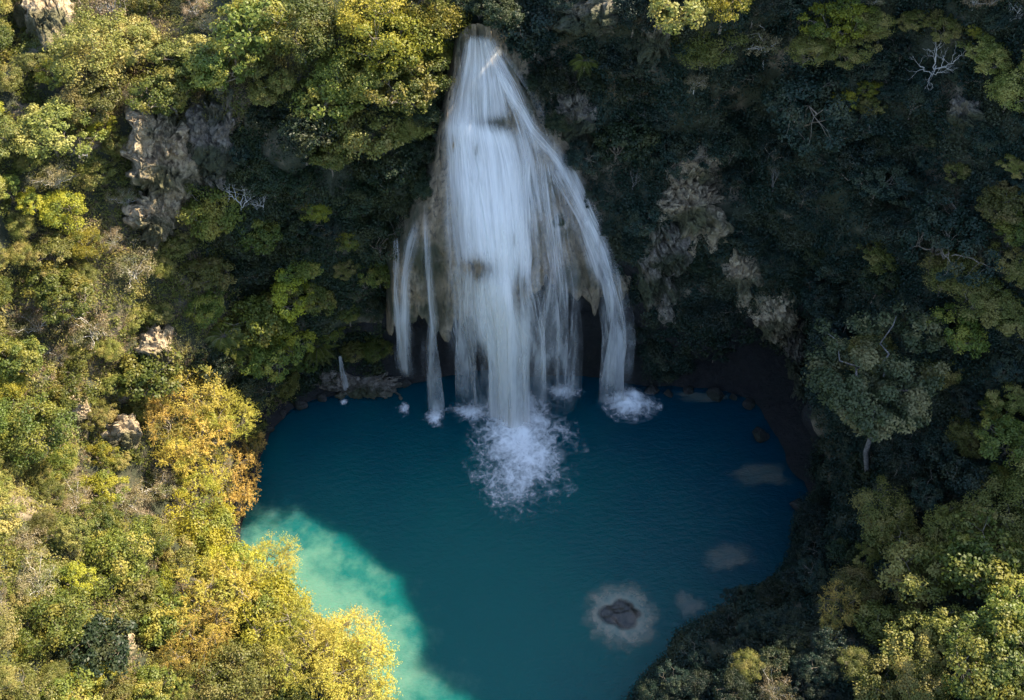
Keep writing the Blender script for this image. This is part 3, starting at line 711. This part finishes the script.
ROCKS = [  # px, py, rx, ry, material, thickness, label
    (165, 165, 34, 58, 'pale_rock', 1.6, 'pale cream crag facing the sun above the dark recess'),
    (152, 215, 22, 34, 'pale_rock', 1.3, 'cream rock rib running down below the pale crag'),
    (212, 150, 22, 56, 'grey_rock', 1.0, 'blue grey shaded side of the pale crag beside the recess'),  # grey material stands in for shade on the cream crag's side
    (52, 22, 24, 34, 'pale_rock', 1.0, 'broken cream boulders near the upper corner of the sunny slope'),
    (158, 352, 18, 28, 'pale_rock', .9, 'small cream ledge above the orange brown trees'),
    (122, 436, 20, 16, 'pale_rock', .9, 'whitish rock block between the dry bushes and the orange trees'),
    (76, 416, 18, 30, 'pale_rock', .6, 'bare pinkish scree strip on the sunny slope'),
    (118, 655, 20, 22, 'pale_rock', .5, 'bare brownish scree low on the sunny slope'),
    (692, 205, 40, 52, 'pale_rock', 1.8, 'tan weathered outcrop high on the shaded cliff'),
    (668, 245, 20, 34, 'grey_rock', 1.4, 'rough brown rock under the tan outcrop'),
    (700, 165, 22, 26, 'pale_rock', 1.0, 'jagged tan spur above the tan outcrop'),
    (742, 276, 26, 28, 'pale_rock', .8, 'grey brown slab slanting down from the tan outcrop toward the cave'),
    (772, 316, 28, 30, 'pale_rock', .6, 'grey slab above the cave mouth, below the grey brown one'),
    (797, 360, 17, 40, 'grey_rock', .5, 'smooth grey rib forming the edge of the cave mouth'),
    (660, 30, 18, 40, 'grey_rock', 1.3, 'grey streaked rock column at the top of the shaded cliff'),
    (588, 14, 32, 22, 'grey_rock', 1.1, 'pale grey rocky brow near the top edge beyond the falls'),
    (655, 275, 20, 52, 'grey_rock', .9, 'brown rock strip hugging the slanting chute'),
    (575, 120, 22, 50, 'grey_rock', .9, 'dark damp rock beside the upper falls'),
    (965, 118, 18, 20, 'grey_rock', .9, 'small bluish rock patch under the bleached bare tree'),
    (360, 385, 50, 14, 'grey_rock', .8, 'low undercut ledge along the water left of the falls'),
]
def rock(px, py, rx, ry, mat, th_, label, seed, tilt=0.0):
    rs = np.linspace(0, 1, 54); an = np.linspace(0, 2 * math.pi, 128, endpoint=False)
    ol = [1 + .45 * float(vnoise(np.array([math.cos(a) * 1.6 + seed * 3, math.sin(a) * 1.6, 0.0]))) + .3 * float(vnoise(np.array([math.cos(a) * 4.3 + seed, math.sin(a) * 4.3, 3.0]))) + .16 * float(vnoise(np.array([math.cos(a) * 12 + seed, math.sin(a) * 12, 3.0]))) for a in an]
    V = []; ns_ = []
    for r_ in rs:
        for a, o_ in zip(an, ol):
            q = r_ * o_
            l, n = hit(px + rx * q * math.cos(a), py + ry * q * math.sin(a))
            if l is None: l, n = V[-1], ns_[-1]
            V.append(l); ns_.append(n)
    V = np.array(V); nn = np.array(ns_).mean(0); nn /= np.linalg.norm(nn)
    if nn @ (CAM - V[0]) < 0: nn = -nn
    # drop points that fell onto something far behind
    RS = np.repeat(rs, len(an))
    c = np.median(V[RS < .6], axis=0); dd = V - c; off = (dd @ nn); V = V - nn * np.where(np.abs(off) > 2.5, off - np.sign(off) * 2.5, 0)[:, None]
    th_ = th_ * .55
    h = th_ * (1 - RS ** 3) - .7 * RS ** 5 - tilt * np.cos(np.tile(an, len(rs))) * RS * (1 - RS ** 6) + tilt * .6 * (1 - RS ** 4)
    V1 = V + nn * h[:, None]
    ridged = 1 - np.abs(fbm(V1 * np.array([.7, .7, .35]) + seed * 11, 5)) * 1.6
    rough = (np.abs(fbm(V1 * np.array([1.2, 1.2, .6]) + seed * 5, 5)) - .25) * 1.1 * min(1, th_ + .2) + ridged * .45 * th_ + .32 * (((V1[:, 2] * .55 + fbm(V1 * .35 + seed, 3) * 1.3) % 1.0) ** 2)
    V1 = V1 + (nn * (rough * np.clip(1.15 - RS ** 4, 0, 1))[:, None])
    V1 = V1 + np.stack([fbm(V1 * 1.1 + 9, 3), fbm(V1 * 1.1 + 19, 3), fbm(V1 * 1.1 + 29, 3)], -1) * .22
    V1 = V1 + nn * ((.22 - np.abs(fbm(V1 * np.array([2.2, 2.2, 1.3]) + 40, 4)) * .42) + fbm(V1 * 6 + 60, 2) * .05)[:, None]
    c = V1.mean(0)
    o = obj('rock_outcrop', mesh_np('rock_outcrop', V1 - c, grid_faces(len(rs), len(an), True), M[mat])); o.location = c
    tag(o, label, 'rock', 'bare rock outcrops on the gorge walls')
for i, a in enumerate(ROCKS): rock(*a, i + 1, tilt={0: 1.5, 1: 1.1, 3: 1.0, 4: .9, 5: .8}.get(i, 0.0))

for h_ in HERO: plant(*h_[:4], h_[4] if len(h_) > 4 else None, 1.0, h_[5] if len(h_) > 5 else None)

_h = hit
def hit(px, py, bv=None): return _h(px, py, bv or bv_all)
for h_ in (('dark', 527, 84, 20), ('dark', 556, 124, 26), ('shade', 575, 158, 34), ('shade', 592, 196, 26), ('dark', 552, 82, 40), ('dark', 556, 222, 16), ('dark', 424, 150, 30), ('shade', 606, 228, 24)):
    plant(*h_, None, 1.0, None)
hit = _h
def poly_in(x, y, poly):
    c = False; j = len(poly) - 1
    for i in range(len(poly)):
        xi, yi = poly[i]; xj, yj = poly[j]
        if (yi > y) != (yj > y) and x < (xj - xi) * (y - yi) / (yj - yi) + xi: c = not c
        j = i
    return c
FALL = [(462, 28), (500, 28), (560, 130), (612, 220), (650, 400), (375, 400), (384, 260), (420, 190), (436, 90)]
CAVE = [(735, 340), (800, 350), (818, 420), (815, 500), (740, 480), (690, 400), (640, 400)]
def free(px, py, m=0):
    if poly_in(px, py, FALL) or poly_in(px, py, CAVE): return False
    for a in ROCKS:
        if ((px - a[0]) / (a[2] * .8 + m)) ** 2 + ((py - a[1]) / (a[3] * .8 + m)) ** 2 < 1: return False
    l, n = hit(px, py)
    return l is not None and l[2] > .8
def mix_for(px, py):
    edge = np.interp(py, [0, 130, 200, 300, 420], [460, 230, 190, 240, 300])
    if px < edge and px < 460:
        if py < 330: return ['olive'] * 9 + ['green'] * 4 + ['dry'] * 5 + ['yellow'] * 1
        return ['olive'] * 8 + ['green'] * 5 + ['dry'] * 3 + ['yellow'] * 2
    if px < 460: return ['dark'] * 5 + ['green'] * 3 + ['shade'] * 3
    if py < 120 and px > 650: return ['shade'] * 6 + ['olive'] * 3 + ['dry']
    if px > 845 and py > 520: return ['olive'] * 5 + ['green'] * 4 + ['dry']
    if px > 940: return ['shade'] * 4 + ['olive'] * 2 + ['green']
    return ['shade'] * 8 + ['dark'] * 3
tries = 0; fill = 0
while fill < 255 and tries < 12000:
    tries += 1
    px, py = rng.uniform(-25, 1049), rng.uniform(-20, 735)
    d = rng.choice([28, 38, 50, 64, 82], p=[.25, .27, .22, .16, .1])
    if 600 < px < 845 and py > 540: d = 30
    if not free(px, py, d * .25): continue
    if any(math.hypot(px - p_[0], py - p_[1]) < (d + p_[3]) * .34 for p_ in PLANTS): continue
    if plant(rng.choice(mix_for(px, py)), px, py, d, zs=rng.uniform(.8, 1.2)): fill += 1

# ------------------------------------------------------------------ boulders along the shaded waterline
M['boulder'] = rock_mat('wet_boulder', (.075, .07, .06), (.035, .033, .03), (.012, .012, .012), (.025, .03, .018), .5, .8)
LOOK['boulder'] = ('boulder', 'wet boulder', 'boulder', 'wet boulders along the shaded waterline')
import bmesh
def boulder_mesh(seed):
    bm = bmesh.new(); bmesh.ops.create_icosphere(bm, subdivisions=4, radius=1)
    V = np.array([v.co for v in bm.verts]); V = V * (1 + .28 * fbm(V * 1.1 + seed * 9, 3) + .10 * np.abs(fbm(V * 3 + seed * 5, 3)))[:, None]
    for _ in range(7):
        d = rng.normal(0, 1, 3); d /= np.linalg.norm(d); h = V @ d; V = V - d * np.clip(h - .72, 0, 1)[:, None] * .85
    V = V * np.array([1, .8, .6])
    for v, c in zip(bm.verts, V): v.co = c
    me = bpy.data.meshes.new('boulder'); bm.to_mesh(me); bm.free(); me.polygons.foreach_set('use_smooth', np.ones(len(me.polygons), bool)); me.materials.append(M['boulder']); return me
BM = [boulder_mesh(i) for i in range(4)]
for bx_, by_, bd in [(652, 390, 16), (668, 394, 10), (688, 391, 13), (716, 396, 18), (733, 398, 9), (748, 405, 15), (760, 436, 20),
                     (798, 506, 18), (770, 582, 11), (742, 612, 14), (700, 648, 12), (668, 672, 16),
                     (322, 398, 12), (300, 405, 16), (283, 414, 10), (268, 430, 13), (405, 384, 12), (372, 391, 14)]:
    c = onz(bx_, by_); dep = (c - CAM) @ FWD; r_ = bd * dep / F / 2
    o = obj('boulder', BM[int(rng.integers(4))]); o.location = (c[0], c[1], r_ * rng.uniform(-.05, .25)); o.scale = (r_, r_, r_ * rng.uniform(.8, 1.3)); o.rotation_euler = (rng.uniform(-.3, .3), rng.uniform(-.3, .3), rng.uniform(0, 6.28))
    PLANTS.append([bx_, by_, 'boulder', bd + 25, o])
# ------------------------------------------------------------------ labels for the plants, each found by its neighbours
LM = [('the top of the waterfall', 480, 30), ('the pale cream crag', 168, 185), ('the orange brown tree stand', 195, 415), ('the upper yellow bush', 62, 225),
      ('the lower yellow bush', 100, 488), ('the golden bank trees', 270, 640), ('the cluster of small palms', 235, 340), ('the palm on the shelf', 314, 346),
      ('the cave mouth', 780, 420), ('the tan outcrop', 690, 205), ('the bleached bare tree', 940, 55), ('the long pale trunk', 886, 450), ('the ringed rock in the pool', 620, 612),
      ('the orange tipped tree', 846, 606), ('the foot of the slanting chute', 632, 395), ('the top left corner', 0, 0), ('the bottom left corner', 0, 700),
      ('the top right corner', 1024, 0), ('the bottom right corner', 1024, 700), ('the left edge midpoint', 0, 330), ('the right edge midpoint', 1024, 350),
      ('the dark recess', 270, 220), ('the grey rock column', 660, 30), ('the thin forked bare tree', 775, 178), ('the left lip of the falls', 390, 300), ('the yellow treetop by the gully', 840, 30)]
def describe(px, py):
    L_ = sorted(LM, key=lambda a: math.hypot(a[1] - px, a[2] - py)); a = L_[0]
    dx, dy = px - a[1], py - a[2]; d = math.hypot(dx, dy)
    if d < 14: rel = 'at'
    else:
        v = '' if abs(dy) < .4 * d else ('above' if dy < 0 else 'below'); h = '' if abs(dx) < .4 * d else ('left' if dx < 0 else 'right')
        rel = {'abov': ''}.get(v, v)
        rel = f'{v} and {h} of' if v and h else (v or f'{h} of')
        rel = ('just ' if d < 45 else 'a way ' if d < 90 else 'far ') + rel
    return rel, a[0], d
groups = {}
for p_ in PLANTS:
    px, py, kind, dpx, root = p_
    size = 'small' if dpx < 38 else 'medium' if dpx < 55 else 'large'
    rel, lm, d = describe(px, py)
    groups.setdefault((kind, size, rel, lm), []).append((d, root))
ORD = ['nearest', 'second-nearest', 'third-nearest', 'fourth-nearest', 'fifth-nearest', 'sixth-nearest', 'seventh-nearest', 'eighth-nearest']
for (kind, size, rel, lm), mem in groups.items():
    nm, look, cat, grp = LOOK[kind]; mem.sort(key=lambda a: a[0])
    sh = {'olive': 'fine-leaved olive bush', 'green': 'leafy green tree', 'dark': 'dark broadleaf tree', 'shade': 'deep green tree', 'yellow': 'bright yellow-green tree',
          'gold': 'golden feathery tree', 'orange': 'orange-brown feathery tree', 'dry': 'dry tan bush', 'tall': 'spreading tree on tall pale trunk', 'palm': 'feather-fronded palm', 'bare': 'leafless bleached tree', 'boulder': 'wet dark boulder'}[kind]
    for i, (d, root) in enumerate(mem):
        lab = f'{size} {sh} {rel} {lm}'
        if len(mem) > 1: lab = f'{ORD[min(i, 7)]} {size} {sh} {rel} {lm}'
        if len(lab.split()) > 16: lab = lab.replace('a way ', '').replace('just ', '')
        tag(root, lab, cat, grp)

# ------------------------------------------------------------------ undergrowth : creepers, ferns and scrub nobody could count
def undergrowth(name, label, sel, n, mat, per_cl, rc, size, asp, seed, lift=.25):
    r = np.random.default_rng(seed)
    A = TV[TF]; c = A.mean(1); nrm = np.cross(A[:, 2] - A[:, 0], A[:, 3] - A[:, 1]); ar = np.linalg.norm(nrm, axis=1) / 2; nrm /= ar[:, None] * 2 + 1e-9
    nrm[(nrm * (c - np.array([0, -20, 8]))).sum(1) > 0] *= 1
    cam_side = ((CAM - c) * nrm).sum(1); nrm = np.where(cam_side[:, None] < 0, -nrm, nrm)
    px, py, w_ = project(c)
    m = (px > -90) & (px < 1114) & (py > -90) & (py < 790) & (c[:, 2] > .6) & (nrm[:, 2] > -.05) & (w_ > 0) & (w_ < 150)
    wgt = ar * m * sel(px, py, c)
    idx = r.choice(len(c), n, p=wgt / wgt.sum()); u, v = r.random((2, n, 1))
    Q = A[idx]; C = (Q[:, 0] * (1 - u) + Q[:, 1] * u) * (1 - v) + (Q[:, 3] * (1 - u) + Q[:, 2] * u) * v; Nn = nrm[idx]
    s = rc * r.uniform(.5, 1.6, n)
    k_ = per_cl; d = r.normal(0, 1, (n, k_, 3)); d /= np.linalg.norm(d, axis=2)[..., None]; q = r.uniform(.1, 1, (n, k_, 1)) ** .6
    dn_ = (d * Nn[:, None]).sum(2, keepdims=True); d = d - Nn[:, None] * dn_ * .45
    Pp = C[:, None] + d * q * s[:, None, None] + Nn[:, None] * (lift * s[:, None, None] + .1)
    N2 = d * .6 + Nn[:, None] * .5 + np.array([0, 0, .4])
    V, Fc, T = leaves(Pp.reshape(-1, 3), N2.reshape(-1, 3), size, asp, r)
    tt = np.clip(T * .5 + .5 * np.repeat(r.random(n), k_ * 4), 0, 1)
    o = obj(name, mesh_np(name, V, Fc, mat, False, {'tone': tt})); tag(o, label, 'undergrowth', None, 'stuff')
def rockmask(px, py):
    m = np.ones(len(px))
    for a in ROCKS: m *= np.where(((px - a[0]) / (a[2] * .7)) ** 2 + ((py - a[1]) / (a[3] * .7)) ** 2 < 1, .13, 1)
    # the caves and the wall under the falls stay bare
    m *= np.where((np.abs(px - 512) < 130) & (py > 300) & (py < 400), 0, 1)
    return m
def cav(px, py, c):
    return np.array([0. if poly_in(a, b, CAVE) else 1. for a, b in zip(px, py)])
CAVM = {}
def leftsel(px, py, c):
    e = np.interp(py, [0, 130, 200, 300, 420, 800], [470, 240, 195, 240, 300, 470]); return np.where(px < e, 1., 0) * rockmask(px, py)
def recsel(px, py, c):
    e = np.interp(py, [0, 130, 200, 300, 420, 800], [470, 240, 195, 240, 300, 470]); return np.where((px >= e - 10) & (px < 462), 1., 0) * rockmask(px, py)
def rightsel(px, py, c): return np.where(px >= 480, 1., 0) * rockmask(px, py) * cav(px, py, c)
patch = lambda s, a, b, o_: (lambda px, py, c: s(px, py, c) * np.clip((fbm(c * .13 + o_, 3) - a) / b, .02, 1))
undergrowth('olive_undergrowth', 'olive scrub covering the sunny slope between the bushes', patch(leftsel, -.45, .4, 3), 9000, M['olive'], 30, .5, .17, .5, 1)
undergrowth('dry_undergrowth', 'dry tan grass and scrub on the sunny slope', patch(leftsel, -.1, .3, 33), 4500, M['dry'], 26, .45, .2, .25, 2)
undergrowth('green_undergrowth', 'fresh green scrub on the sunny slope', patch(leftsel, 0, .3, 53), 3600, M['green'], 30, .5, .2, .5, 3)
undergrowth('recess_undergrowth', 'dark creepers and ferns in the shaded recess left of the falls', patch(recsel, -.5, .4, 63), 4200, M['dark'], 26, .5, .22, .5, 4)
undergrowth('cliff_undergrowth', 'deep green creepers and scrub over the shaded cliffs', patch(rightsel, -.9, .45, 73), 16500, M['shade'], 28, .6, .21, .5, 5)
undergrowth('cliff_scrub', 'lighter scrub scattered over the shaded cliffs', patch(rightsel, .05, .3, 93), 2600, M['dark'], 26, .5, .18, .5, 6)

# ------------------------------------------------------------------ rocks under the water surface
def reef(px, py, rx, ry, label, core, seed):
    lm_ = M['ledge'] if core else M['faint']
    c = onz(px, py); ax = onz(px + rx, py)[0] - c[0]; ay = abs(onz(px, py - ry)[1] - c[1])
    rs = np.linspace(0, 1, 26); an = np.linspace(0, 2 * math.pi, 64, endpoint=False); RS, AN = np.meshgrid(rs, an, indexing='ij')
    q = 1 + (.22 if core else .5) * vnoise(np.stack([np.cos(AN) * 1.5 + seed, np.sin(AN) * 1.5, 0 * AN], -1)) + .08 * vnoise(np.stack([np.cos(AN) * 5 + seed, np.sin(AN) * 5, 0 * AN], -1))
    x = RS * q * np.cos(AN) * ax; y = RS * q * np.sin(AN) * ay
    z = .03 + .02 * (1 - RS) + .012 * fbm(np.stack([x, y, 0 * x], -1), 4, 1.5); z = np.maximum(z, .012)
    root = tag(empty('submerged_rock', (c[0], c[1], 0)), label, 'rock', 'pale rocks just under the pool surface')
    fd = np.clip((1 - RS) / .6, 0, 1)
    obj('ledge', mesh_np('ledge', np.stack([x, y, z], -1).reshape(-1, 3), grid_faces(len(rs), 64, True), lm_, True, {'fade': fd.ravel()}), root)
    if core:
        n = 40; RS2, AN2 = np.meshgrid(np.linspace(0, 1, 16), np.linspace(0, 2 * math.pi, n, endpoint=False), indexing='ij')
        q2 = 1 + .3 * vnoise(np.stack([np.cos(AN2) * 1.8 + 9, np.sin(AN2) * 1.8, 0 * AN2], -1))
        x2 = RS2 * q2 * np.cos(AN2) * ax * .5; y2 = RS2 * q2 * np.sin(AN2) * ay * .42
        z2 = .075 + .1 * (1 - RS2 ** 2) + .1 * fbm(np.stack([x2, y2, 0 * x2], -1), 4, 1.4) * (1 - RS2 ** 4); z2[-1] = .02
        ob = obj('crest', mesh_np('crest', np.stack([x2, y2, z2], -1).reshape(-1, 3), grid_faces(16, n, True), M['crest'], True, {'fade': np.clip((1 - RS2) / .35, 0, 1).ravel()}), root)
def fade_mat(name, ca, cb, sc, mx_):
    k = NT(name); co = k.n('ShaderNodeTexCoord').outputs['Object']; f = k.n('ShaderNodeAttribute', attribute_name='fade').outputs['Fac']
    n1 = k.noise(co, sc, 5, .65)
    p = k.n('ShaderNodeBsdfPrincipled'); k.l(k.mix(k.rng(n1, .35, .65), ca, cb), p.inputs['Base Color']); p.inputs['Roughness'].default_value = .35
    tr = k.n('ShaderNodeBsdfTransparent'); m2 = k.n('ShaderNodeMixShader')
    k.l(k.math('MULTIPLY', k.rng(k.math('ADD', f, k.math('MULTIPLY', k.math('SUBTRACT', n1, .5), .9)), .0, 1.0), mx_), m2.inputs[0])
    k.l(tr.outputs[0], m2.inputs[1]); k.l(p.outputs[0], m2.inputs[2]); k.l(m2.outputs[0], k.out.inputs[0]); return k.m
M['ledge'] = fade_mat('wet_pale_ledge', (.17, .24, .19), (.34, .31, .22), 1.2, .78)
M['faint'] = fade_mat('faint_ledge', (.10, .16, .14), (.2, .2, .15), 1.2, .5)
M['crest'] = fade_mat('wet_dark_rock', (.012, .014, .012), (.06, .055, .04), 2.2, 1.0)
reef(620, 614, 40, 36, 'ringed submerged rock with a dark brown crest in the pool', True, 2)
reef(764, 474, 30, 13, 'curved pale ledge lying at the waterline before the cave mouth', False, 11)
reef(705, 397, 36, 6, 'long pale ledge along the waterline under the shaded cliff', False, 14)
reef(726, 559, 24, 17, 'faint pale submerged rock toward the right bank', False, 5)
reef(690, 604, 13, 17, 'small faint submerged rock right of the ringed one', False, 8)
